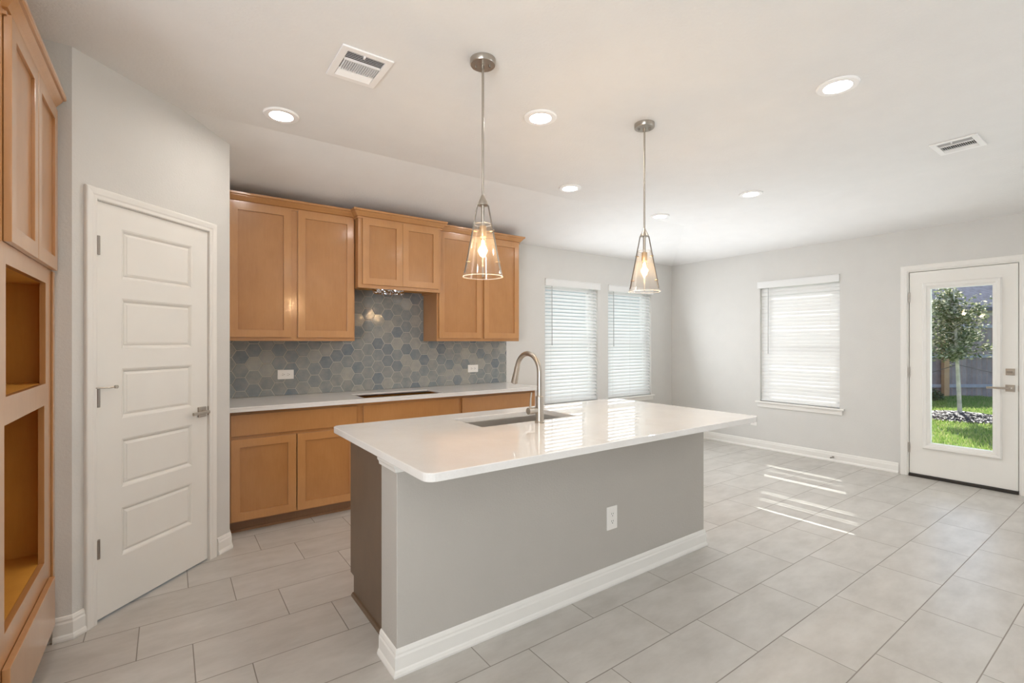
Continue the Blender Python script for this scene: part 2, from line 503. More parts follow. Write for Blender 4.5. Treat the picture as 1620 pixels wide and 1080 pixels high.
# ------------------------------------------------------------------ room shell
XR, YB = 6.2, 4.5          # right wall and back wall
ZC, ZS = 2.74, 2.52        # flat ceiling and its lower rim
P0, P1 = (-0.365, 2.995), (0.33, 3.69)     # the 45 degree pantry wall
PLEN = math.hypot(P1[0] - P0[0], P1[1] - P0[1])
F_BACK = frame((0, YB, 0), (1, 0)); F_RIGHT = frame((XR, 0, 0), (0, -1))      # local x = -Y on the right wall
F_PAN = frame((P0[0], P0[1], 0), (1, 1))

struct('floor', MB().box(-3.2, XR + 0.15, -5.1, YB + 0.15, -0.1, 0.0), M['floor'])

cb_ = MB(); bm = cb_.bm
cr_y, cr_x = 3.42, 4.95
pts = [(-3.2, -5.1, ZC), (cr_x, -5.1, ZC), (cr_x, cr_y, ZC), (-3.2, cr_y, ZC), (XR + .02, -5.1, ZS), (XR + .02, YB + .02, ZS), (-3.2, YB + .02, ZS)]
lo = [bm.verts.new(p) for p in pts]; hi = [bm.verts.new((p[0], p[1], p[2] + 0.12)) for p in pts]
for q in ((0, 1, 2, 3), (1, 4, 5, 2), (3, 2, 5, 6)):
    bm.faces.new([lo[i] for i in q]); bm.faces.new([hi[i] for i in q[::-1]])
for a, b_ in ((0, 1), (1, 4), (4, 5), (5, 6), (6, 3), (3, 0)):
    bm.faces.new((lo[a], lo[b_], hi[b_], hi[a]))
struct('ceiling', cb_, M['ceiling'])

W1 = (3.715, 4.62, 0.61, 2.13); W2 = (4.815, 5.715, 0.61, 2.13)          # back windows
W3 = (-3.165, -2.262, 0.615, 2.13)                                        # side window, in local x = -Y
D2 = (-1.66, -0.826, -0.2, 2.11)                                          # patio door opening
struct('wall_back', MB(F_BACK).panel_holes(0.2, XR + 0.15, 0, 2.62, -0.15, 0, [W1, W2]), M['wall'])
struct('wall_right', MB(F_RIGHT).panel_holes(-YB - 0.15, 5.1, 0, 2.62, -0.15, 0, [W3, D2]), M['wall'])
DP0, DP1, DPT = 0.104, 0.806, 2.066                                      # pantry door opening
struct('wall_pantry', MB(F_PAN).panel_holes(0, PLEN, 0, 2.83, -0.11, 0, [(DP0, DP1, -0.2, DPT)]), M['wall'])
struct('wall_pantry_side', MB().box(-1.2, P0[0], 2.995, 3.105, 0, 2.83), M['wall'])
struct('wall_alcove', MB().box(P1[0] - 0.11, P1[0], P1[1] + 0.001, YB, 0, 2.8), M['wall'])
struct('wall_left', MB().box(-1.25, -1.13, 1.2, 2.99, 0, 2.8), M['wall'])
struct('wall_living_left', MB().box(-3.2, -3.08, -5.1, 1.2, 0, 2.8), M['wall'])
struct('wall_living_return', MB().box(-3.08, -1.25, 1.2, 1.32, 0, 2.8), M['wall'])
struct('wall_rear', MB().box(-3.2, XR + 0.15, -5.1, -4.98, 0, 2.8), M['wall'])

BASE = [(0, 0.0), (0.019, 0.0), (0.020, 0.010), (0.016, 0.022), (0.012, 0.028), (0.012, 0.078), (0.009, 0.086), (0.009, 0.094), (0.005, 0.106), (0, 0.110)]
struct('baseboard_right', MB().mould([(XR, 1.72), (XR, YB)], BASE), M['trim'], bevel=0.001)
struct('baseboard_rear_right', MB().mould([(XR, -4.98), (XR, 0.76)], BASE), M['trim'])
struct('baseboard_back', MB().mould([(XR, YB), (3.13, YB)], BASE), M['trim'], bevel=0.001)
pu = lambda s: (P0[0] + s / math.sqrt(2), P0[1] + s / math.sqrt(2))
struct('baseboard_pantry_left', MB().mould([pu(0.052), P0, (-0.43, P0[1])], BASE), M['trim'], bevel=0.001)
struct('baseboard_pantry_right', MB().mould([(P1[0], 3.93), P1, pu(0.872)], BASE), M['trim'], bevel=0.001)

CASE = [(0, 0), (0, 0.010), (0.006, 0.012), (0.018, 0.011), (0.026, 0.014), (0.044, 0.017), (0.052, 0.017), (0.056, 0.013), (0.056, 0)]
struct('trim_1', MB(F_PAN).mould([(DP0 + 0.004, 0), (DP0 + 0.004, DPT - 0.002), (DP1 - 0.004, DPT - 0.002), (DP1 - 0.004, 0)], CASE), M['trim'], bevel=0.001)
struct('trim_2', MB(F_RIGHT).mould([(D2[0] + 0.012, 0), (D2[0] + 0.012, D2[3] - 0.012), (D2[1] - 0.012, D2[3] - 0.012), (D2[1] - 0.012, 0)], CASE), M['trim'], bevel=0.001)

# pantry door
pd_ = struct('door_1', MB(F_PAN).box(DP0 + 0.006, DP1 - 0.006, 0.012, DPT - 0.006, -0.042, -0.0205), M['door'], bevel=0.001)
tag(pd_)
pan_z = [(0.276, 0.520), (0.627, 0.872), (0.980, 1.233), (1.338, 1.592), (1.693, 1.947)]
PX0, PX1 = 0.243, 0.680
sl = MB(F_PAN); sl.panel_holes(DP0 + 0.006, DP1 - 0.006, 0.012, DPT - 0.006, -0.020, -0.003, [(PX0, PX1, a, b_) for a, b_ in pan_z])
obj('door_face', sl, M['door'], pd_, bevel=0.0015)
for a, b_ in pan_z:
    q = MB(F_PAN)
    q.mould([(PX0, a), (PX0, b_), (PX1, b_), (PX1, a)], [(0, -0.020), (0, -0.003), (-0.006, -0.005), (-0.016, -0.0135), (-0.018, -0.020)], closed=True)
    q.mould([(PX0 + .017, a + .017), (PX0 + .017, b_ - .017), (PX1 - .017, b_ - .017), (PX1 - .017, a + .017)], [(0, -0.0202), (0, -0.0132), (-0.006, -0.0105), (-0.017, -0.0068), (-0.017, -0.0202)], closed=True)
    q.box(PX0 + .03, PX1 - .03, a + .03, b_ - .03, -0.0202, -0.0068)
    obj('raised_panel', q, M['door'], pd_)
struct('trim_3', MB(F_PAN).mould([(DP0, 0), (DP0, DPT), (DP1, DPT), (DP1, 0)], [(0, -0.11), (0, 0.0), (-0.0045, 0.0), (-0.0045, -0.044), (-0.016, -0.044), (-0.016, -0.11)]), M['trim'])
for z in (1.842, 1.098, 0.36):
    h_ = MB(F_PAN).box(DP0 + 0.002, DP0 + 0.024, z - 0.045, z + 0.045, -0.004, 0.0025)
    h_.bm.verts.ensure_lookup_table()
    hm = obj('hinge', h_, M['nickel_dark'], pd_)
    kn = MB(F_PAN); kn.tube([(DP0 + 0.009, z - 0.046, 0.008), (DP0 + 0.009, z + 0.046, 0.008)], 0.008)
    obj('hinge_knuckle', kn, M['nickel_dark'], hm, smooth=True)
st = MB(F_PAN); st.tube([(DP0 + 0.002, 1.147, 0.012), (DP0 + 0.045, 1.145, 0.030), (DP0 + 0.075, 1.147, 0.032)], 0.0035)
st.lathe([(0.0, 0), (0.008, 0), (0.009, 0.012), (0.0, 0.012)], (DP0 + 0.078, 1.147, 0.026), 16, cap=False)
st.lathe([(0.0, 0), (0.011, 0), (0.011, 0.006), (0.0, 0.006)], (DP0 + 0.004, 1.144, 0.006), 16, axis='Y', cap=False)
tag(obj('hinge_pin_stop', st, M['nickel'], pd_, smooth=True), 'nickel hinge pin door stop arm')


def lever_set(F, u, z, t, reach, rad, parent, name='door_handle'):
    r_ = MB(F); r_.box(u - 0.031, u + 0.031, z - 0.031, z + 0.031, t, t + 0.008)
    h_ = obj(name, r_, M['nickel'], parent, bevel=0.002)
    l_ = MB(F)
    l_.lathe([(0.0, 0), (0.012, 0), (0.011, 0.045), (0.0, 0.045)], (u, z, t + 0.008), 18, cap=False)
    s_ = -1 if reach < 0 else 1
    l_.box(min(u - s_ * 0.011, u + reach), max(u - s_ * 0.011, u + reach), z - 0.009, z + 0.009, t + 0.042, t + 0.054)
    obj('lever', l_, M['nickel'], h_, bevel=0.003)
    return h_


lever_set(F_PAN, 0.752, 0.94, -0.003, -0.115, 0.0, pd_)
lp = MB(F_PAN); lp.box(DP1 - 0.007, DP1 + 0.002, 0.912, 0.968, -0.004, 0.0025)
obj('latch_plate', lp, M['nickel_dark'], pd_, bevel=0.001)

# patio door with a full glass lite
SY0, SY1, SZ0, SZ1 = -1.632, -0.854, 0.03, 2.082
LG = (-1.479, -1.008, 0.345, 1.915)
dd = struct('door_2', MB(F_RIGHT).panel_holes(SY0, SY1, SZ0, SZ1, -0.05, -0.006, [LG]), M['door'], bevel=0.0015)
lf = MB(F_RIGHT)
lf.mould([(LG[0], LG[2]), (LG[0], LG[3]), (LG[1], LG[3]), (LG[1], LG[2])], [(-0.012, -0.02), (-0.012, -0.004), (0.010, 0.004), (0.016, 0.012), (0.030, 0.015), (0.042, 0.015), (0.046, 0.008), (0.050, 0.007), (0.050, -0.006), (0.0, -0.02)], closed=True)
obj('lite_frame', lf, M['trim'], dd, bevel=0.001)
lo_ = MB(F_RIGHT)
lo_.mould([(LG[0], LG[2]), (LG[0], LG[3]), (LG[1], LG[3]), (LG[1], LG[2])], [(-0.012, -0.06), (-0.012, -0.036), (0.05, -0.045), (0.05, -0.06)], closed=True)
obj('outer_lite_frame', lo_, M['trim'], dd)
obj('glass_pane', MB(F_RIGHT).box(LG[0] + 0.002, LG[1] - 0.002, LG[2] + 0.002, LG[3] - 0.002, -0.030, -0.026), M['glass'], dd)
for z in (1.83, 1.064, 0.29):
    hm = obj('hinge', MB(F_RIGHT).box(SY0 - 0.012, SY0 + 0.004, z - 0.05, z + 0.05, -0.005, -0.001), M['nickel'], dd)
    kn = MB(F_RIGHT); kn.tube([(SY0 - 0.003, z - 0.05, 0.004), (SY0 - 0.003, z + 0.05, 0.004)], 0.0065)
    obj('hinge_knuckle', kn, M['nickel'], hm, smooth=True)
lever_set(F_RIGHT, -0.905, 0.952, -0.006, -0.15, 0.0, dd)
db = MB(F_RIGHT).box(-0.934, -0.874, 1.070, 1.130, -0.006, 0.004)
dbo = obj('deadbolt', db, M['nickel'], dd, bevel=0.002)
obj('thumb_turn', MB(F_RIGHT).box(-0.926, -0.886, 1.094, 1.106, 0.004, 0.022), M['nickel_dark'], dbo, bevel=0.003)
obj('latch_plate', MB(F_RIGHT).box(SY1 - 0.002, SY1 + 0.005, 0.925, 0.98, -0.008, -0.004), M['nickel_dark'], dd)
struct('trim_4', MB(F_RIGHT).mould([(D2[0], 0), (D2[0], D2[3]), (D2[1], D2[3]), (D2[1], 0)], [(0, -0.15), (0, 0.0), (-0.022, 0.0), (-0.022, -0.055), (-0.034, -0.055), (-0.034, -0.15)]), M['trim'])
struct('trim_5', MB(F_RIGHT).box(D2[0] + 0.022, D2[1] - 0.022, 0.0, 0.026, -0.15, 0.012), M['threshold'], bevel=0.004)


# windows: vinyl frame, sashes, glass in the openings; wooden stool and apron
def window(n, F, W):
    a, b_, c, d = W
    w = MB(F)
    w.mould([(a, c), (a, d), (b_, d), (b_, c)], [(0, -0.15), (0, -0.085), (-0.045, -0.085), (-0.045, -0.15)], closed=True)
    mid = (c + d) / 2 - 0.0
    o = struct('window_%d' % n, w, M['frame_vinyl'], bevel=0.002)
    for nm, z0, z1, t in (('lower_sash', c + 0.045, mid + 0.02, -0.10), ('upper_sash', mid - 0.02, d - 0.045, -0.125)):
        s_ = MB(F)
        s_.mould([(a + .045, z0), (a + .045, z1), (b_ - .045, z1), (b_ - .045, z0)], [(0, t - 0.022), (0, t), (-0.038, t), (-0.038, t - 0.022)], closed=True)
        so = obj(nm, s_, M['frame_vinyl'], o, bevel=0.002)
        obj('pane', MB(F).box(a + .083, b_ - .083, z0 + .038, z1 - .038, t - 0.013, t - 0.009), M['glass'], so)
    return o


def stool(n, F, W, ear=0.05):
    a, b_, c, d = W
    s_ = MB(F)
    s_.box(a - ear, b_ + ear, c - 0.022, c, 0.0, 0.032)
    s_.box(a + 0.001, b_ - 0.001, c - 0.022, c, -0.085, 0.0)
    s_.box(a - ear + 0.02, b_ + ear - 0.02, c - 0.075, c - 0.022, 0.0, 0.014)
    struct('trim_%d' % n, s_, M['trim'], bevel=0.003)


window(1, F_BACK, W1); window(2, F_BACK, W2); window(3, F_RIGHT, W3)
stool(6, F_BACK, W1); stool(7, F_BACK, W2); stool(8, F_RIGHT, W3)


def blind(F, W, tilts, label, wand_u, wand_to, pitch=0.0443, over=(0.002, 0.035), vt=0.015, group='white faux wood window blinds'):
    a, b_, c, d = W
    zc = (c + d) / 2
    org = F @ Vector(((a + b_) / 2, c, -0.035))
    t = thing('window_blind', label, 'blind', org, group)
    v_ = MB(F); v_.box(a - over[0], b_ + over[1], d - 0.072, d + 0.012, -0.012 if vt < 0.01 else 0.001, vt)
    v_.box(a - over[0] - 0.0, b_ + over[1] + 0.0, d + 0.004, d + 0.014, 0.001, vt + 0.004)
    obj('valance', v_, M['slat'], t, bevel=0.002)
    obj('headrail', MB(F).box(a + 0.004, b_ - 0.004, d - 0.05, d - 0.004, -0.062, -0.012), M['trim'], t)
    s_ = MB(F)
    z = c + 0.045; i = 0
    tpos = -0.036
    while z < d - 0.06:
        th = tilts(z, i)
        hw = 0.025
        rot = Matrix.Translation((0, z, tpos)) @ Matrix.Rotation(th, 4, 'X')
        crown = [(zz, 0.0050 * (1 - (zz / hw) ** 2)) for zz in (-hw, -hw * .6, -hw * .2, hw * .2, hw * .6, hw)]
        pr = [(zz, yy + 0.0011) for zz, yy in crown] + [(zz, yy - 0.0011) for zz, yy in crown[::-1]]
        va = [s_.bm.verts.new((a + 0.006, yy, zz)) for zz, yy in pr]; vb = [s_.bm.verts.new((b_ - 0.006, yy, zz)) for zz, yy in pr]
        for k_ in range(len(pr)):
            s_.bm.faces.new((va[k_], va[(k_ + 1) % len(pr)], vb[(k_ + 1) % len(pr)], vb[k_]))
        s_.bm.faces.new(va[::-1]); s_.bm.faces.new(vb)
        bmesh.ops.transform(s_.bm, matrix=rot, verts=va + vb)
        z += pitch; i += 1
    obj('slats', s_, M['slat'], t)
    obj('bottom_rail', MB(F).box(a + 0.006, b_ - 0.006, c + 0.004, c + 0.022, tpos - 0.024, tpos + 0.024), M['slat'], t, bevel=0.003)
    l_ = MB(F)
    for u in (a + 0.10, (a + b_) / 2, b_ - 0.10):
        for tt in (tpos - 0.026, tpos + 0.026):
            l_.tube([(u, c + 0.02, tt), (u, d - 0.05, tt)], 0.0009, 5)
    obj('ladder_cords', l_, M['plastic'], t)
    w = MB(F); w.tube([(wand_u, d - 0.06, -0.006), (wand_u, wand_to, -0.004)], 0.0042, 8)
    obj('tilt_wand', w, M['wand'], t, smooth=True)
    return t


M['wand'] = plain('clear_wand', (0.42, 0.41, 0.40), 0.25)
rs = random.Random(3)
tb = lambda z, i: math.radians(46 + rs.uniform(-2, 2))
blind(F_BACK, W1, tb, 'white slatted blind with open slats on back wall window, nearest the kitchen cabinets', W1[0] + 0.115, 1.33)
blind(F_BACK, W2, tb, 'white slatted blind with open slats on back wall window, nearest the room corner', W2[0] + 0.115, 1.31)
OPEN = {29: 62, 24: 72, 20: 70, 9: 62, 5: 73, 1: 66}


def tside(z, i):
    return math.radians(OPEN.get(i, 82 + rs.uniform(-0.8, 0.8)))


blind(F_RIGHT, W3, tside, 'white slatted blind with closed slats on the side wall beside the glass door', W3[0] + 0.10, 1.22, over=(0.03, 0.0))

# ------------------------------------------------------------------ kitchen cabinets on the back wall


def shaker_door(F, a, b_, c, d, parent, t=0.0, rail=0.058, th=0.02):
    """stile-and-rail frame with a recessed veneer panel that takes the stain a little darker"""
    q = MB(F)
    q.panel_holes(a, b_, c, d, t, t + th, [(a + rail, b_ - rail, c + rail, d - rail)])
    do = obj('door', q, M['maple'], parent, bevel=0.0016)
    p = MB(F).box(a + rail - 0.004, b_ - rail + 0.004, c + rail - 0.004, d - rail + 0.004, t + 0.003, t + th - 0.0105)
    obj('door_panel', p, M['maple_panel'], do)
    return do


CROWN = [(0, 2.432), (0.010, 2.432), (0.010, 2.443), (0.003, 2.445), (0.003, 2.450), (0.014, 2.453), (0.020, 2.462), (0.030, 2.474), (0.037, 2.484), (0.037, 2.487), (0.045, 2.489), (0.050, 2.494), (0.050, 2.508), (0, 2.508)]


def upper_cab(label, X0, X1, yf, z0, doors, z_d0, z_d1, crown_path, over_bottom=0.0):
    """yf = front of the face frame"""
    t = thing('wall_cabinet', label, 'cabinet', ((X0 + X1) / 2, YB - 0.01, z0), 'maple wall cabinets above the back counter')
    q = MB()
    q.box(X0, X1, yf, YB - 0.014, z0 + over_bottom, 2.44)
    if over_bottom:
        q.box(X0, X1, yf, yf + 0.02, z0, z0 + over_bottom + .001)
        q.box(X0, X0 + 0.016, yf + .02, YB - 0.014, z0, z0 + over_bottom + .001)
        q.box(X1 - 0.016, X1, yf + .02, YB - 0.014, z0, z0 + over_bottom + .001)
    obj('carcass', q, M['maple'], t, bevel=0.0012)
    obj('bottom_panel', MB().box(X0 + .017, X1 - .017, yf + .021, YB - 0.016, z0 + over_bottom - .006, z0 + over_bottom - .0005), M['maple_raw'], t)
    Fd = frame((0, yf - 0.001, 0), (1, 0))
    for a, b_ in doors:
        shaker_door(Fd, a, b_, z_d0, z_d1, t, 0)
    obj('crown_moulding', MB().mould(crown_path, CROWN), M['maple'], t)
    return t


UF = 4.191
upper_cab('tall maple wall cabinet with two doors next to the pantry wall corner', 0.335, 1.316, UF, 1.38, [(0.368, 0.803), (0.852, 1.303)], 1.408, 2.437,
          [(1.316, UF), (0.335, UF)], 0.02)
HF = 4.101
upper_cab('short maple wall cabinet with two doors above the cooktop opening', 1.318, 2.103, HF, 1.838, [(1.351, 1.711), (1.713, 2.073)], 1.868, 2.436,
          [(2.103, YB - .015), (2.103, HF), (1.318, HF), (1.318, YB - .015)], 0.03)
upper_cab('tall maple wall cabinet with two doors nearest the windows', 2.105, 3.092, UF, 1.38, [(2.123, 2.603), (2.636, 3.078)], 1.408, 2.437,
          [(3.092, YB - .015), (3.092, UF), (2.105, UF)], 0.02)

# crumpled foil duct collar showing under the short cabinet
fd = MB()
rf = random.Random(11)
NS = 72
rings = []
for j, zz in enumerate((1.866, 1.854, 1.842, 1.829, 1.818)):
    ring = []
    for k_ in range(NS):
        a = 2 * PI * k_ / NS
        r_ = 0.135 + rf.uniform(-0.012, 0.012)
        ring.append(fd.bm.verts.new((1.655 + r_ * math.cos(a), 4.28 + 0.85 * r_ * math.sin(a), zz + rf.uniform(-0.004, 0.004))))
    rings.append(ring)
for a, b_ in zip(rings, rings[1:]):
    for k_ in range(NS):
        fd.bm.faces.new((a[k_], a[(k_ + 1) % NS], b_[(k_ + 1) % NS], b_[k_]))
tag(obj('foil_duct', fd, M['foil']), 'crumpled silver foil duct collar hanging under the short maple cabinet', 'duct')

# hexagon tile backsplash
bs = MB()
px_, az = 0.0963, 0.1112
X0S, X1S = 0.332, 3.135


def clip_poly(poly, inside, inter):
    out = []
    for i in range(len(poly)):
        a, b_ = poly[i], poly[(i + 1) % len(poly)]
        if inside(a):
            out.append(a)
            if not inside(b_): out.append(inter(a, b_))
        elif inside(b_):
            out.append(inter(a, b_))
    return out


def clip_rect(poly, x0, x1, z0, z1):
    def lerp(a, b_, f): return (a[0] + (b_[0] - a[0]) * f, a[1] + (b_[1] - a[1]) * f)
    for ax, lim, sg in ((0, x0, 1), (0, x1, -1), (1, z0, 1), (1, z1, -1)):
        if len(poly) < 3: return []
        poly = clip_poly(poly, lambda p: (p[ax] - lim) * sg >= -1e-9, lambda a, b_: lerp(a, b_, (lim - a[ax]) / (b_[ax] - a[ax])))
    return poly


GR = 0.0022
R_ = az / math.sqrt(3) - GR / math.cos(PI / 6)
rt = random.Random(5)
for ci in range(-2, 30):
    cx = 0.479 + px_ * ci
    for ri in range(-4, 8):
        cz = 1.245 + az * ri - (az / 2 if ci % 2 else 0)
        hexp = [(cx + R_ * math.cos(PI / 3 * k_), cz + R_ * math.sin(PI / 3 * k_)) for k_ in range(6)]
        zt = max(p[1] for p in hexp); xa_, xb_ = min(p[0] for p in hexp), max(p[0] for p in hexp)
        low, hood = (X0S, X1S, 0.9155, 1.379), (1.3185, 2.103, 0.9155, 1.866)
        if zt <= 1.379:
            zones = (low,)
        elif xa_ >= 1.3185 and xb_ <= 2.103:
            zones = (hood,)
        elif min(p[1] for p in hexp) < 1.379 and (xa_ < 1.3185 < xb_ or xa_ < 2.103 < xb_):
            zones = (low, (1.3185, 2.103, 1.379, 1.866))
        else:
            zones = (low, (1.3185, 2.103, 1.379, 1.866))
        for (x0, x1, z0, z1) in zones:
            pl = clip_rect(hexp, x0, x1, z0, z1)
            if len(pl) < 3: continue
            ar = abs(sum(pl[i][0] * pl[(i + 1) % len(pl)][1] - pl[(i + 1) % len(pl)][0] * pl[i][1] for i in range(len(pl)))) / 2
            if ar < 2e-5: continue
            ctr = Vector((sum(p[0] for p in pl) / len(pl), sum(p[1] for p in pl) / len(pl)))
            tx, tz = rt.uniform(-.02, .02), rt.uniform(-.02, .02)
            back = [bs.bm.verts.new((p[0], YB - 0.004, p[1])) for p in pl]
            edge = [bs.bm.verts.new((p[0], YB - 0.0085, p[1])) for p in pl]
            top = []
            for p in pl:
                q = ctr + (Vector(p) - ctr) * 0.965
                top.append(bs.bm.verts.new((q.x, YB - 0.0105 + tx * (q.x - ctr.x) + tz * (q.y - ctr.y), q.y)))
            n = len(pl)
            for i in range(n):
                bs.bm.faces.new((back[i], back[(i + 1) % n], edge[(i + 1) % n], edge[i]))
                bs.bm.faces.new((edge[i], edge[(i + 1) % n], top[(i + 1) % n], top[i]))
            bs.bm.faces.new(top)
spl = thing('tile_backsplash', 'glossy blue grey hexagon tile backsplash on the wall behind the back counter', 'backsplash', (1.73, YB, 0.915))
obj('tiles', bs, M['hex'], spl)
gb = MB()
for (x0, x1, z0, z1) in ((X0S, 1.3175, 0.915, 1.40), (1.3175, 2.104, 0.915, 1.865), (2.104, X1S, 0.915, 1.40)):
    gb.box(x0, x1, YB - 0.0088, YB - 0.0005, z0, z1)
obj('grout', gb, M['grout'], spl)

# base cabinets
BF = 3.921


def base_cab(label, X0, X1, dr, doors):
    t = thing('base_cabinet', label, 'cabinet', ((X0 + X1) / 2, 4.2, 0), 'maple base cabinets under the back counter')
    q = MB()
    q.box(X0, X0 + .018, BF + .019, YB - 0.003, 0.1, 0.878); q.box(X1 - .018, X1, BF + .019, YB - 0.003, 0.1, 0.878)
    q.box(X0 + .0185, X1 - .0185, BF + .019, YB - 0.021, 0.1, 0.118); q.box(X0 + .0185, X1 - .0185, YB - 0.02, YB - 0.003, 0.1, 0.86)
    obj('carcass', q, M['maple_raw'], t)
    ff = MB(frame((0, BF, 0), (1, 0)))
    ff.panel_holes(X0, X1, 0.085, 0.881, -0.018, 0, [(X0 + .045, X1 - .045, 0.12, 0.66), (X0 + .045, X1 - .045, 0.72, 0.84)])
    obj('face_frame', ff, M['maple'], t)
    Fd = frame((0, BF - 0.001, 0), (1, 0))
    obj('drawer_front', MB(Fd).box(dr[0], dr[1], 0.700, 0.852, 0, 0.02), M['maple'], t, bevel=0.002)
    for a, b_ in doors:
        shaker_door(Fd, a, b_, 0.095, 0.676, t, 0)
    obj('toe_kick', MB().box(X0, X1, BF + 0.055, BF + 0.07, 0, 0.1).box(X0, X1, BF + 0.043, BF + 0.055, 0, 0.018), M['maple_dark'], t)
    return t


base_cab('maple base cabinet with one wide drawer over two doors next to the pantry wall', 0.335, 1.277, (0.355, 1.243), [(0.355, 0.786), (0.793, 1.243)])
base_cab('maple base cabinet with a false drawer front under the cooktop opening', 1.278, 2.203, (1.297, 2.186), [(1.297, 1.739), (1.744, 2.186)])
base_cab('maple base cabinet at the window end of the back counter', 2.204, 3.10, (2.222, 3.085), [(2.222, 2.65), (2.657, 3.085)])

ct = MB(); ct.panel_holes(0.332, 3.125, 3.83, YB - 0.011, 0.900, 0.914, [(1.30, 2.02, 3.885, 4.225)])
ct.box(0.332, 3.125, 3.83, 3.85, 0.879, 0.9002); ct.box(3.105, 3.125, 3.8502, YB - 0.011, 0.879, 0.9002)
tag(obj('back_countertop', ct, M['quartz'], bevel=0.003), 'long white quartz countertop with an empty cooktop opening, on the maple base cabinets', 'countertop')

# ------------------------------------------------------------------ island
IX0, IX1, IY0 = 0.762, 2.937, 1.878
isl = thing('kitchen_island', 'kitchen island base with painted front wall, white baseboard and brown end panel', 'kitchen island', (1.85, 2.2, 0))
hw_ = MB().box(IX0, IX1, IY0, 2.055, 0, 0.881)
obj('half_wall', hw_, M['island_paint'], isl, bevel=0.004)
obj('baseboard', MB().mould([(IX1, 2.055), (IX1, IY0), (IX0, IY0), (IX0, 2.055)][::-1], [(-o, h) for o, h in BASE][::-1]), M['trim'], isl, bevel=0.001)
CAPP = [(0, 0.836), (-0.010, 0.836), (-0.012, 0.850), (-0.018, 0.858), (-0.020, 0.881), (0, 0.881)]
obj('cap_trim', MB().mould([(IX0, 2.055), (IX0, IY0), (IX1, IY0), (IX1, 2.055)], CAPP), M['trim'], isl, bevel=0.001)
ep = MB()
ep.prism([(2.056, 0.0), (2.056, 0.8805), (2.668, 0.8805), (2.668, 0.105), (2.612, 0.105), (2.612, 0.0)], 0, 0.018)
ep.f = Matrix(((0, 0, 1, 0.815), (1, 0, 0, 0), (0, 1, 0, 0), (0, 0, 0, 1)))
obj('end_panel', ep, M['end_panel'], isl, bevel=0.001)
obj('shoe_moulding', MB().mould([(0.815, 2.056), (0.815, 2.612)], [(0, 0), (0.014, 0), (0.014, 0.006), (0.008, 0.016), (0, 0.018)]), M['end_panel'], isl)
cc = MB()
cc.box(0.833, 2.90, 2.056, 2.07, 0.0, 0.88); cc.box(0.833, 2.90, 2.60, 2.612, 0, 0.105)
cc.box(0.833, 2.90, 2.07, 2.65, 0.105, 0.12); cc.box(2.885, 2.90, 2.07, 2.65, 0.12, 0.88)
obj('carcass', cc, M['maple_raw'], isl)
Fi = frame((0, 2.65, 0), (-1, 0))
ff = MB(Fi); ff.panel_holes(-2.90, -0.833, 0.105, 0.8805, -0.0, 0.016, [(-2.2, -1.3, 0.14, 0.84)])
obj('face_frame', ff, M['maple'], isl)
for a, b_ in ((-2.87, -2.20), (-2.19, -1.76), (-1.75, -1.32), (-1.31, -0.86)):
    shaker_door(Fi, a, b_, 0.12, 0.84, isl, 0.0165)

SK = (1.37, 2.06, 2.185, 2.52)
IC = (0.722, 2.957, 1.512, 2.695)


def rounded_slab(x0, x1, y0, y1, z0, z1, r, hole, seg=6):
    q = MB(); bm_ = q.bm
    poly = []
    for cx, cy, a0 in ((x1 - r, y1 - r, 0), (x0 + r, y1 - r, 90), (x0 + r, y0 + r, 180), (x1 - r, y0 + r, 270)):
        for k_ in range(seg + 1):
            a = math.radians(a0 + 90 * k_ / seg)
            poly.append((cx + r * math.cos(a), cy + r * math.sin(a)))
    hx0, hx1, hy0, hy1 = hole
    hol = [(hx1, hy1), (hx0, hy1), (hx0, hy0), (hx1, hy0)]
    n = len(poly)
    for z, flip in ((z1, False), (z0, True)):
        outer = [bm_.verts.new((x, y, z)) for x, y in poly]; inner = [bm_.verts.new((x, y, z)) for x, y in hol]
        if z == z1: top = (outer, inner)
        else: bot = (outer, inner)
        for c_ in range(4):
            seg_v = [outer[(c_ * (seg + 1) + k_) % n] for k_ in range(seg + 1)]
            bm_.faces.new(seg_v + [inner[c_]])
            a = outer[(c_ * (seg + 1) + seg) % n]; b2 = outer[((c_ + 1) * (seg + 1)) % n]
            bm_.faces.new((a, b2, inner[(c_ + 1) % 4], inner[c_]))
    for k_ in range(n):
        bm_.faces.new((bot[0][k_], bot[0][(k_ + 1) % n], top[0][(k_ + 1) % n], top[0][k_]))
    for k_ in range(4):
        bm_.faces.new((bot[1][k_], bot[1][(k_ + 1) % 4], top[1][(k_ + 1) % 4], top[1][k_]))
    return q


tag(obj('island_countertop', rounded_slab(*IC, 0.8815, 0.914, 0.045, SK), M['quartz'], bevel=0.003),
    'glossy white quartz slab with rounded corners on the kitchen island', 'countertop')

sk = MB(); a, b_, c, d = SK[0] - 0.006, SK[1] + 0.006, SK[2] - 0.006, SK[3] + 0.006
zt, zb = 0.8805, 0.665
sk.panel_holes(a - .012, b_ + .012, c - .012, d + .012, zt - 0.002, zt, [(a, b_, c, d)])
for (x0, x1, y0, y1) in ((a - .002, a, c, d), (b_, b_ + .002, c, d), (a, b_, c - .002, c), (a, b_, d, d + .002)):
    sk.box(x0, x1, y0, y1, zb, zt - 0.001)
sk.box(a, b_, c, d, zb - .002, zb)
sn = thing('kitchen_sink', 'stainless steel undermount sink set into the island countertop', 'sink', ((a + b_) / 2, (c + d) / 2, zb - .002))
obj('bowl', sk, M['steel'], sn, bevel=0.001)
dr_ = MB().lathe([(0.0, zb + .003), (0.032, zb + .003), (0.045, zb + .001), (0.045, zb)], ((a + b_) / 2, c + .26, 0), 24, cap=False)
obj('drain', dr_, M['nickel_dark'], sn, smooth=True)

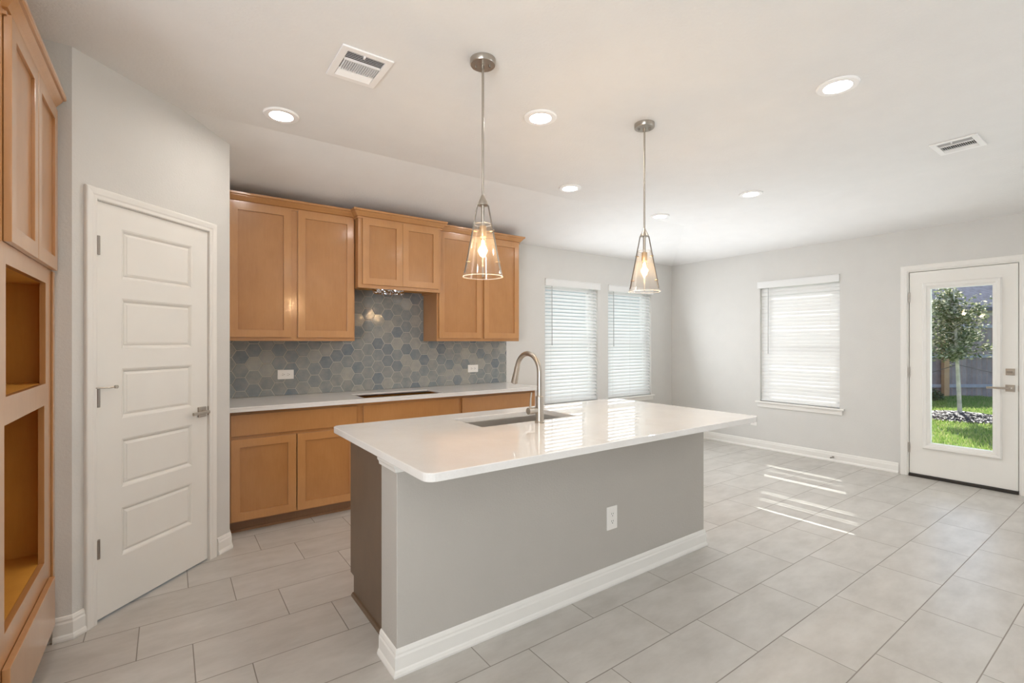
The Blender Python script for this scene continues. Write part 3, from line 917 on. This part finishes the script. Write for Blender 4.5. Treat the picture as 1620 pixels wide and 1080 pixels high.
# faucet
FXc, FYc = 1.708, 2.118
fc = thing('kitchen_faucet', 'brushed nickel gooseneck pull-down faucet standing beside the island sink', 'faucet', (FXc, FYc, 0.914))
fb = MB().lathe([(0.0, 0.9142), (0.027, 0.9142), (0.027, 0.921), (0.0235, 0.924), (0.0225, 1.062), (0.019, 1.066), (0.0, 1.066)], (FXc, FYc, 0), 28, cap=False)
obj('body', fb, M['nickel'], fc, smooth=True)
RA = 0.108
pts = [(FXc, FYc, 1.06 + 0.03 * i) for i in range(5)]
for k_ in range(0, 17):
    a_ = PI - (PI * 0.93) * k_ / 16
    pts.append((FXc, FYc + RA + RA * math.cos(a_), 1.195 + RA * math.sin(a_)))
obj('spout', MB().tube(pts, 0.0145, 16), M['nickel'], fc, smooth=True)
e0 = Vector(pts[-1]); dv = Vector((0, 0.30, -0.95)).normalized()
sh = MB().tube([e0 - dv * .004, e0 + dv * 0.004, e0 + dv * 0.03, e0 + dv * 0.075, e0 + dv * 0.10], [0.0155, 0.0165, 0.0165, 0.0195, 0.0205], 18)
spr = obj('spray_head', sh, M['nickel'], fc, smooth=True)
obj('spray_face', MB().tube([e0 + dv * 0.1001, e0 + dv * 0.1025], 0.0165, 18), M['slot'], spr)
hd = MB().tube([(FXc - 0.018, FYc + 0.004, 0.985), (FXc - 0.042, FYc + 0.004, 0.985)], 0.0175, 18)
hd.tube([(FXc - 0.044, FYc + 0.004, 0.985), (FXc - 0.078, FYc + 0.004, 0.985)], 0.0195, 18)
hh = obj('handle', hd, M['nickel'], fc, smooth=True)
obj('lever', MB().tube([(FXc - 0.062, FYc + 0.004, 1.0), (FXc - 0.055, FYc + 0.012, 1.04), (FXc - 0.040, FYc + 0.022, 1.085)], [0.006, 0.0052, 0.0045], 10), M['nickel'], hh, smooth=True)


# ------------------------------------------------------------------ outlets
def outlet(F, u, z, label, vertical=True, w=0.083, h=0.130):
    o_ = F @ Vector((u, z, 0))
    t = thing('electrical_outlet', label, 'outlet', o_, 'white electrical outlets')
    R2 = F @ Matrix.Translation((u, z, 0)) @ (Matrix.Identity(4) if vertical else Matrix.Rotation(PI / 2, 4, 'Z'))
    obj('cover_plate', MB(R2).box(-w / 2, w / 2, -h / 2, h / 2, 0.0003, 0.006), M['plastic'], t, bevel=0.0025)
    for s_ in (-1, 1):
        r_ = obj('receptacle', MB(R2).box(-0.0165, 0.0165, s_ * 0.0205 - 0.0145, s_ * 0.0205 + 0.0145, 0.006, 0.0075), M['plastic'], t, bevel=0.001)
        sl_ = MB(R2)
        sl_.box(-0.0078, -0.0052, s_ * .0205 - 0.001, s_ * .0205 + 0.0085, 0.0074, 0.0079)
        sl_.box(0.0052, 0.0078, s_ * .0205 - 0.001, s_ * .0205 + 0.0075, 0.0074, 0.0079)
        sl_.box(-0.0028, 0.0028, s_ * .0205 - 0.0105, s_ * .0205 - 0.0055, 0.0074, 0.0079)
        obj('slots', sl_, M['slot'], r_)
    sc = MB(R2).lathe([(0.0, 0.0075), (0.0025, 0.0072), (0.003, 0.006)], (0, 0, 0), 12, cap=False)
    obj('screw', sc, M['plastic'], t)
    return t


F_SPL = frame((0, YB - 0.0108, 0), (1, 0))
outlet(F_SPL, 0.818, 1.092, 'white sideways outlet on the hexagon tiles nearer the pantry wall', False, 0.08, 0.128)
outlet(F_SPL, 2.690, 1.084, 'white sideways outlet on the hexagon tiles nearer the windows', False, 0.08, 0.128)
outlet(frame((0, IY0, 0), (1, 0)), 2.037, 0.378, 'white upright outlet low on the grey front of the kitchen island')
outlet(F_RIGHT, -3.245, 0.352, 'white outlet on the side wall just past the island countertop tip')

# door stop on the right baseboard
ds = MB(F_RIGHT)
ds.lathe([(0.0, 0.0121), (0.011, 0.0121), (0.011, 0.018), (0.006, 0.020), (0.006, 0.062), (0.009, 0.064), (0.009, 0.076), (0.0, 0.076)], (-2.325, 0.055, 0), 16, cap=False)
tag(obj('door_stop', ds, M['nickel_dark'], smooth=True), 'small dark metal door stop on the baseboard below the side window', 'door stop')

# ------------------------------------------------------------------ tall oven cabinet at the left
OX = -0.43
ov = thing('oven_cabinet', 'tall maple oven cabinet with two empty appliance openings at the left edge', 'cabinet', (-0.75, 2.55, 0))
Fo = frame((OX, 0, 0), (0, 1))          # local x = +Y, out = +X
OY0, OY1 = 2.10, 2.972
ff = MB(Fo); C1 = (2.222, 2.842, 1.192, 1.624); C2 = (2.205, 2.815, 0.430, 1.100)
ff.panel_holes(OY0, OY1, 0.10, 2.45, -0.02, 0, [C1, C2])
obj('face_frame', ff, M['maple_light'] if 'maple_light' in M else M['maple'], ov, bevel=0.001)
q = MB()
q.box(-1.12, OX - 0.0205, OY0, OY0 + 0.018, 0, 2.45); q.box(-1.12, OX - 0.0205, OY1 - 0.018, OY1, 0, 2.45)
q.box(-1.12, -1.108, OY0 + .018, OY1 - .018, 0, 2.45); q.box(-1.108, OX - 0.0205, OY0 + .018, OY1 - .018, 2.432, 2.45)
obj('carcass', q, M['maple_raw'], ov)
for z in (C1[2], C1[3] + 0.018, C2[2], C2[3] + 0.018):
    obj('shelf', MB().box(-1.107, OX - 0.0205, OY0 + .019, OY1 - .019, z - 0.018, z), M['maple_raw'], ov)
Fo2 = frame((OX + 0.001, 0, 0), (0, 1))
for a, b_ in ((2.185, 2.572), (2.577, 2.964)):
    shaker_door(Fo2, a, b_, 1.692, 2.418, ov, 0)
obj('drawer_front', MB(Fo2).box(2.165, 2.905, 0.118, 0.335, 0, 0.02), M['maple'], ov, bevel=0.002)
obj('crown_moulding', MB().mould([(OX, OY1), (OX, 2.185), (-0.9, 2.185)][::-1], [(-o, h - 0.02) for o, h in CROWN][::-1]), M['maple'], ov)
obj('scribe_strip', MB(Fo).box(OY1 - 0.018, 2.994, 0.11, 1.688, 0.0005, 0.007), M['maple'], ov, bevel=0.001)
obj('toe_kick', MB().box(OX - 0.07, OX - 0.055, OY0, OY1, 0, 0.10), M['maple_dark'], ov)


# ------------------------------------------------------------------ pendants
def pendant(cx, cy, label):
    t = thing('pendant_light', label, 'pendant light', (cx, cy, 1.687), 'clear glass cone pendants over the island')
    c0 = (cx, cy, 0)
    can = obj('canopy', MB().lathe([(0.0, 2.7395), (0.062, 2.7395), (0.062, 2.716), (0.059, 2.712), (0.0, 2.712)], c0, 36, cap=False), M['nickel'], t, smooth=True)
    for s_ in (-1, 1):
        obj('canopy_screw', MB().lathe([(0.0, 2.7118), (0.0065, 2.7118), (0.0065, 2.703), (0.003, 2.699), (0.0, 2.699)], (cx + s_ * 0.026, cy - s_ * 0.022, 0), 12, cap=False), M['nickel_dark'], can, smooth=True)
    obj('rod', MB().lathe([(0.0, 2.712), (0.009, 2.712), (0.009, 2.69), (0.0062, 2.688), (0.0062, 2.07), (0.0, 2.07)], c0, 16, cap=False), M['nickel'], t, smooth=True)
    obj('cone_cap', MB().lathe([(0.0, 2.082), (0.0075, 2.082), (0.012, 2.07), (0.028, 2.037), (0.028, 2.033), (0.0, 2.033)], c0, 28, cap=False), M['nickel'], t, smooth=True)
    obj('stem', MB().lathe([(0.0, 2.034), (0.0085, 2.034), (0.0085, 1.932), (0.0, 1.932)], c0, 16, cap=False), M['nickel'], t, smooth=True)
    obj('socket', MB().lathe([(0.0, 1.933), (0.016, 1.933), (0.0175, 1.93), (0.0175, 1.885), (0.015, 1.878), (0.0, 1.878)], c0, 20, cap=False), M['brass'], t, smooth=True)
    bl = obj('bulb', MB().lathe([(0.013, 1.879), (0.0135, 1.868), (0.018, 1.848), (0.0235, 1.822), (0.0245, 1.806), (0.021, 1.789), (0.012, 1.779), (0.002, 1.776)], c0, 20), M['bulb'], t, smooth=True)
    fl = MB()
    for k_ in range(4):
        a_ = PI / 2 * k_ + .4
        fl.tube([(cx + .004 * math.cos(a_), cy + .004 * math.sin(a_), 1.862), (cx + .009 * math.cos(a_), cy + .009 * math.sin(a_), 1.825), (cx + .006 * math.cos(a_), cy + .006 * math.sin(a_), 1.798)], 0.0016, 6)
    obj('filament', fl, M['filament'], bl)
    th0 = math.atan2(cy, cx)
    for k_ in range(3):
        a_ = th0 + 2 * PI / 3 * k_
        dx_, dy_ = math.cos(a_), math.sin(a_)
        am = MB()
        tang = Vector((-dy_, dx_, 0)); rad_ = Vector((dx_, dy_, 0))
        line = [(0.020, 2.036), (0.030, 2.030), (0.0985, 1.700)]
        vs_ = []
        for r_, z in line:
            p = Vector((cx, cy, z)) + rad_ * r_
            vs_.append([am.bm.verts.new(p + tang * sx * 0.0045 + rad_ * ss * 0.0018) for sx, ss in ((-1, -1), (1, -1), (1, 1), (-1, 1))])
        for a2, b2 in zip(vs_, vs_[1:]):
            for j in range(4):
                am.bm.faces.new((a2[j], a2[(j + 1) % 4], b2[(j + 1) % 4], b2[j]))
        am.bm.faces.new(vs_[0][::-1]); am.bm.faces.new(vs_[-1])
        ao = obj('arm', am, M['nickel_dark'], t)
        for z in (1.905, 1.752):
            rr = 0.030 + (2.030 - z) / 0.330 * 0.0685
            p = Vector((cx, cy, z)) + rad_ * rr
            obj('pin', MB().tube([p + rad_ * 0.006, p - rad_ * 0.016], 0.0035, 8), M['brass'], ao)
    rout = lambda z: 0.043 + (1.940 - z) / 0.253 * 0.0545
    sh_ = MB().lathe([(rout(1.940), 1.940), (rout(1.687), 1.687), (rout(1.687) - 0.003, 1.687), (rout(1.940) - 0.003, 1.940), (rout(1.940), 1.940)], c0, 48, cap=False)
    bmesh.ops.remove_doubles(sh_.bm, verts=sh_.bm.verts, dist=1e-5)
    obj('glass_shade', sh_, M['shade'], t, smooth=True)
    for rz, rr in ((1.940, rout(1.940)), (1.687, rout(1.687))):
        rm_ = MB().lathe([(rr - 0.004, rz - 0.0012), (rr + 0.0008, rz - 0.0012), (rr + 0.0008, rz + 0.0014), (rr - 0.004, rz + 0.0014), (rr - 0.004, rz - 0.0012)], c0, 48, cap=False)
        obj('glass_rim', rm_, M['rim'], t, smooth=True)
    d = bpy.data.lights.new('pendant_glow', 'POINT'); d.energy = 5; d.color = (1.0, 0.76, 0.50); d.shadow_soft_size = 0.024
    lo2 = bpy.data.objects.new('pendant_glow', d); COL.objects.link(lo2); lo2.location = (0, 0, 0.125); lo2.parent = t
    return t


M['brass'] = metal('aged_brass', (0.62, 0.44, 0.27), 0.3)
pendant(1.24, 1.975, 'glass cone pendant hanging over the faucet end of the island, larger in view')
pendant(2.43, 1.965, 'glass cone pendant hanging over the far right end of the island')


# ------------------------------------------------------------------ recessed lights and ceiling vents
def recessed(x, y, label):
    t = thing('recessed_light', label, 'ceiling light', (x, y, ZC), 'round white recessed ceiling lights')
    obj('trim_ring', MB().lathe([(0.060, ZC - 0.0012), (0.066, ZC - 0.011), (0.094, ZC - 0.011), (0.100, ZC - 0.006), (0.100, ZC - 0.0005), (0.060, ZC - 0.0005), (0.060, ZC - 0.0012)], (x, y, 0), 40, cap=False), M['vent_white'], t, smooth=True)
    obj('lens', MB().lathe([(0.0, ZC - 0.0030), (0.0595, ZC - 0.0028), (0.0595, ZC - 0.001), (0.0, ZC - 0.001)], (x, y, 0), 36, cap=False), M['lamp'], t)
    return t


r0 = recessed(0.552, 3.16, 'recessed light nearest the pantry wall and the square vent')
for x, y, lb in ((1.84, 2.273, 'recessed light between the two pendant canopies, over the island'),
                 (2.895, 3.16, 'recessed light over the back counter end, left of the far pendant rod'),
                 (4.338, 3.30, 'recessed light seen just right of the far pendant rod, near the room corner'),
                 (4.366, 2.313, 'recessed light in front of the side window blind'),
                 (2.903, 1.069, 'largest recessed light at upper right, nearest the camera')):
    copy_thing(r0, (x, y, ZC), lb)
for x, y in ((-0.35, 0.55), (-0.35, 1.3), (1.84, -1.2), (4.3, -1.2), (0.2, -3.4), (2.9, -3.4), (4.9, -3.4)):      # unseen lamps added; the first two brighten the left floor and pantry
    d = bpy.data.lights.new('added_ceiling_lamp', 'AREA'); d.shape = 'DISK'; d.size = 0.12; d.energy = 4.0; d.color = LAMP_COLOR
    lo3 = bpy.data.objects.new('added_ceiling_lamp', d); COL.objects.link(lo3); lo3.location = (x, y, ZC - 0.01)


def vent(x0, y0, label):
    w, l = 0.246, 0.296
    t = thing('ceiling_vent', label, 'vent', (x0, y0, ZC), 'white three-way ceiling vents')
    z = ZC
    obj('frame', MB().panel_holes(x0, x0 + w, y0, y0 + l, z - 0.009, z - 0.0005, [(x0 + .034, x0 + w - .034, y0 + .034, y0 + l - .034)]), M['vent_white'], t, bevel=0.003)
    obj('backing', MB().box(x0 + .032, x0 + w - .032, y0 + .032, y0 + l - .032, z - 0.0018, z - 0.0005), M['vent_back'], t)
    lv = MB()
    ya, yb = y0 + .036, y0 + l - .036
    xa, xb = x0 + .036, x0 + w - .036
    for i in range(5):              # near group, open towards the camera
        yy = ya + 0.006 + i * 0.0125
        rot = Matrix.Translation(((xa + xb) / 2, yy, z - 0.006)) @ Matrix.Rotation(math.radians(33), 4, 'X')
        lv.box(-(xb - xa) / 2, (xb - xa) / 2, -0.0055, 0.0055, -0.0006, 0.0006, rot=rot)
    lv.box(xa, xb, ya + 0.064, ya + 0.071, z - 0.0105, z - 0.002)
    for i in range(16):
        xx = xa + 0.006 + i * (xb - xa - 0.012) / 15
        rot = Matrix.Translation((xx, ya + 0.117, z - 0.006)) @ Matrix.Rotation(math.radians(66), 4, 'Y')
        lv.box(-0.0050, 0.0050, -0.046, 0.046, -0.0006, 0.0006, rot=rot)
    lv.box(xa, xb, ya + 0.163, ya + 0.170, z - 0.0105, z - 0.002)
    for i in range(5):              # far group, turned away
        yy = ya + 0.176 + i * 0.0115
        rot = Matrix.Translation(((xa + xb) / 2, yy, z - 0.006)) @ Matrix.Rotation(math.radians(-35), 4, 'X')
        lv.box(-(xb - xa) / 2, (xb - xa) / 2, -0.0068, 0.0068, -0.0006, 0.0006, rot=rot)
    obj('louvers', lv, M['vent_white'], t)
    obj('damper_lever', MB().box(x0 + w * .44, x0 + w * .47, y0 + .030, y0 + .046, z - 0.016, z - 0.004), M['vent_white'], t)
    return t


v0 = vent(0.649, 2.236, 'white ceiling vent left of the near pendant canopy')
copy_thing(v0, (4.30, 1.026, ZC), 'white ceiling vent at the right, above the glass patio door', rotz=-PI / 2)

# ------------------------------------------------------------------ outdoors
GZ = -0.15
struct('ground', MB().box(-6, 45, -25, 40, GZ - 0.2, GZ - 0.004), M['lawn'])
struct('added_eave_shade', MB().box(2.5, XR + 2.4, YB + 0.16, YB + 1.25, 2.50, 2.62), M['siding'])  # unseen slab added to keep sun off the back blinds
struct('patio_slab', MB().box(XR + 0.16, 8.6, -1.4, 1.75, GZ, -0.03), M['concrete'])
struct('added_patio_shade', MB().box(XR + 0.16, 9.3, -1.4, 2.7, 2.62, 2.74).box(8.35, 8.5, 0.45, 0.6, -0.03, 2.62).box(8.35, 8.5, -1.3, -1.15, -0.03, 2.62), M['siding'])  # cover on posts out of view, added to block sun from the glass door

TX, TY = 12.85, 2.575


def in_door_view(x, y, pad=0.35):
    """seen through the glass of the door, with room to step aside"""
    s_ = y / x
    return 0.10 < s_ < 0.32


rg_ = random.Random(21)
gr = MB()
cnt = 0
while cnt < 26000:
    x = 8.7 + 9.6 * rg_.random() ** 0.8; s_ = rg_.uniform(0.12, 0.30); y = s_ * x
    if ((x - TX) / 0.80) ** 2 + ((y - TY) / 0.80) ** 2 < 1.0: continue
    h_ = rg_.uniform(0.03, 0.065); a = rg_.uniform(0, 2 * PI); w_ = rg_.uniform(0.006, 0.013)
    lx, ly = rg_.uniform(-.03, .03), rg_.uniform(-.03, .03)
    dx_, dy_ = w_ * math.cos(a), w_ * math.sin(a)
    p = [gr.bm.verts.new(c_) for c_ in ((x - dx_, y - dy_, GZ - 0.004), (x + dx_, y + dy_, GZ - 0.004), (x + lx, y + ly, GZ + h_))]
    gr.bm.faces.new(p); cnt += 1
o = obj('lawn_grass', gr, M['grass']); o['kind'] = 'stuff'; tag(o, 'short sunlit green lawn grass behind the glass door', 'grass')

mu = MB()
for i in range(2600):
    a = rg_.uniform(0, 2 * PI); r_ = 0.80 * math.sqrt(rg_.random())
    x, y = TX + r_ * math.cos(a), TY + r_ * math.sin(a)
    z = GZ + 0.01 + 0.09 * (1 - (r_ / 0.80) ** 2) + rg_.uniform(0, 0.02)
    rot = Matrix.Translation((x, y, z)) @ Matrix.Rotation(rg_.uniform(0, PI), 4, 'Z') @ Matrix.Rotation(rg_.uniform(-.6, .6), 4, 'X')
    mu.box(-rg_.uniform(.015, .05), rg_.uniform(.015, .05), -.008, .008, -.004, .004, rot=rot)
mu.lathe([(0.0, GZ + 0.09), (0.4, GZ + 0.065), (0.7, GZ + 0.02), (0.8, GZ - 0.003)], (TX, TY, 0), 40, cap=False)
o = obj('mulch_bed', mu, M['mulch']); o['kind'] = 'stuff'; tag(o, 'round bed of dark brown mulch chips around the young tree', 'mulch')

tr_ = thing('young_tree', 'slim young tree with pale trunk and olive leaves seen through the glass door', 'tree', (TX, TY, GZ + 0.09))
lean = lambda z: (TX - 0.02 * (z - GZ), TY + 0.035 * (z - GZ))
tk = MB().tube([(*lean(z), z) for z in (GZ, 0.2, 0.6, 1.0, 1.4, 1.9, 2.5)], [0.042, 0.036, 0.033, 0.031, 0.026, 0.018, 0.008], 10)
obj('trunk', tk, M['bark'], tr_, smooth=True)
br = MB()
rl = random.Random(9)
tips = []
for i in range(34):
    z = 1.05 + 1.2 * rl.random(); b0 = Vector((*lean(z), z)); a = rl.uniform(0, 2 * PI)
    ln = rl.uniform(0.3, 0.62) * (1.0 if z < 1.9 else 0.7)
    e = b0 + Vector((math.cos(a) * ln, math.sin(a) * ln, rl.uniform(0.05, 0.45)))
    mid_ = (b0 + e) / 2 + Vector((0, 0, -0.03))
    br.tube([b0, mid_, e], [0.010, 0.007, 0.003], 5); tips.append((b0, e))
obj('branches', br, M['bark'], tr_)
lf_ = MB()
ctr = Vector((*lean(1.9), 1.85))
for i in range(5200):
    b0, e = rl.choice(tips); f_ = rl.uniform(0.25, 1.1)
    p = b0.lerp(e, f_) + Vector((rl.gauss(0, .075), rl.gauss(0, .075), rl.gauss(0, .075)))
    L_ = rl.uniform(0.026, 0.05); Wd = L_ * 0.45
    R3 = Matrix.Rotation(rl.uniform(0, 2 * PI), 3, 'Z') @ Matrix.Rotation(rl.uniform(-1.2, 1.2), 3, 'X') @ Matrix.Rotation(rl.uniform(-1, 1), 3, 'Y')
    q = [lf_.bm.verts.new(p + R3 @ Vector(c_)) for c_ in ((-L_, 0, 0), (0, -Wd, 0.004), (L_, 0, 0), (0, Wd, 0.004))]
    lf_.bm.faces.new(q)
obj('foliage', lf_, M['leaf'], tr_)
gy = MB()
tp = Vector((*lean(0.92), 0.92))
for e in ((13.6, 4.1, GZ + 0.45), (13.6, 1.2, GZ + 0.62)):
    gy.tube([tp, e], 0.006, 5)
obj('guy_rope', gy, M['rope'], tr_)

# wooden fence along the yard
fa, fbp = Vector((17.28 - 2.9, 4.108 + 2.08, 0)), Vector((18.746 + 6.0, 3.059 - 4.3, 0))
fu = (fbp - fa).normalized(); fl_ = (fbp - fa).length
FF = frame((fa.x, fa.y, 0), (fu.x, fu.y))
fe = thing('wooden_fence', 'weathered wooden privacy fence with horizontal rails behind the young tree', 'fence', (18.0, 3.6, GZ))
pk = MB(FF); x = 0
while x < fl_:
    pk.box(x + .006, x + .134, GZ - 0.02, 2.12 + rl.uniform(-.015, .015), -0.018 + rl.uniform(-.003, .003), 0.0); x += 0.14
obj('pickets', pk, M['fence'], fe)
for z in (0.15, 0.98, 1.81):
    obj('rail', MB(FF).box(0, fl_, z - .045, z + .045, 0.0, 0.04), M['fence_rail'], fe)
for x in (1.5, 3.94, 6.38, 8.82, 11.26):
    obj('post', MB(FF).box(x - .07, x + .07, GZ - .02, 2.05, 0.04, 0.14), M['fence_post'], fe)

# dark shrub at the foot of the fence
sb = MB(); sc_ = Vector((16.2, 3.95, GZ))
for i in range(2200):
    d_ = Vector((rl.gauss(0, 1), rl.gauss(0, 1), abs(rl.gauss(0, 1)))).normalized() * rl.uniform(.25, 1)
    p = sc_ + Vector((d_.x * .5, d_.y * .42, d_.z * .34 + 0.03))
    L_ = rl.uniform(.02, .045); R3 = Matrix.Rotation(rl.uniform(0, 6), 3, 'Z') @ Matrix.Rotation(rl.uniform(-1.3, 1.3), 3, 'X')
    lfv = [sb.bm.verts.new(p + R3 @ Vector(c_)) for c_ in ((-L_, 0, 0), (0, -L_ * .4, 0), (L_, 0, 0), (0, L_ * .4, 0))]
    sb.bm.faces.new(lfv)
M['shrub'] = plain('shrub_leaf', (0.05, 0.085, 0.035), 0.6, var=0.4)
tag(obj('low_shrub', sb, M['shrub']), 'low dark green shrub at the foot of the wooden fence', 'shrub')

# neighbour's house beyond the fence, and another beyond the back windows
nh = thing('neighbour_house', 'shaded grey house with a shingle roof rising behind the wooden fence', 'house', (25, 5.5, GZ))
FN = frame((fa.x + 5.5, fa.y + 3.2, 0), (fu.x, fu.y))
obj('wall', MB(FN).box(-3, 14, GZ, 2.7, -7, 0), M['siding'], nh)
rfm = MB(FN); bm = rfm.bm
vv = [bm.verts.new(c_) for c_ in ((-3.6, 2.6, .5), (14.6, 2.6, .5), (14.6, 5.4, -3.5), (-3.6, 5.4, -3.5), (-3.6, 2.6, -7.5), (14.6, 2.6, -7.5), (-3.6, 2.75, .5), (14.6, 2.75, .5), (14.6, 5.55, -3.5), (-3.6, 5.55, -3.5), (-3.6, 2.75, -7.5), (14.6, 2.75, -7.5))]
for q in ((6, 7, 8, 9), (9, 8, 11, 10), (0, 3, 2, 1), (3, 4, 5, 2), (0, 1, 7, 6), (4, 10, 11, 5), (0, 6, 9, 3), (3, 9, 10, 4), (1, 2, 8, 7), (2, 5, 11, 8)):
    bm.faces.new([vv[i] for i in q])
obj('roof', rfm, M['roof'], nh)
tag(obj('side_yard_wall', MB().box(-2, 12, 8.6, 8.8, GZ - .02, 4.2), M['siding']), 'pale siding of the house next door glimpsed between the back window slats', 'wall')
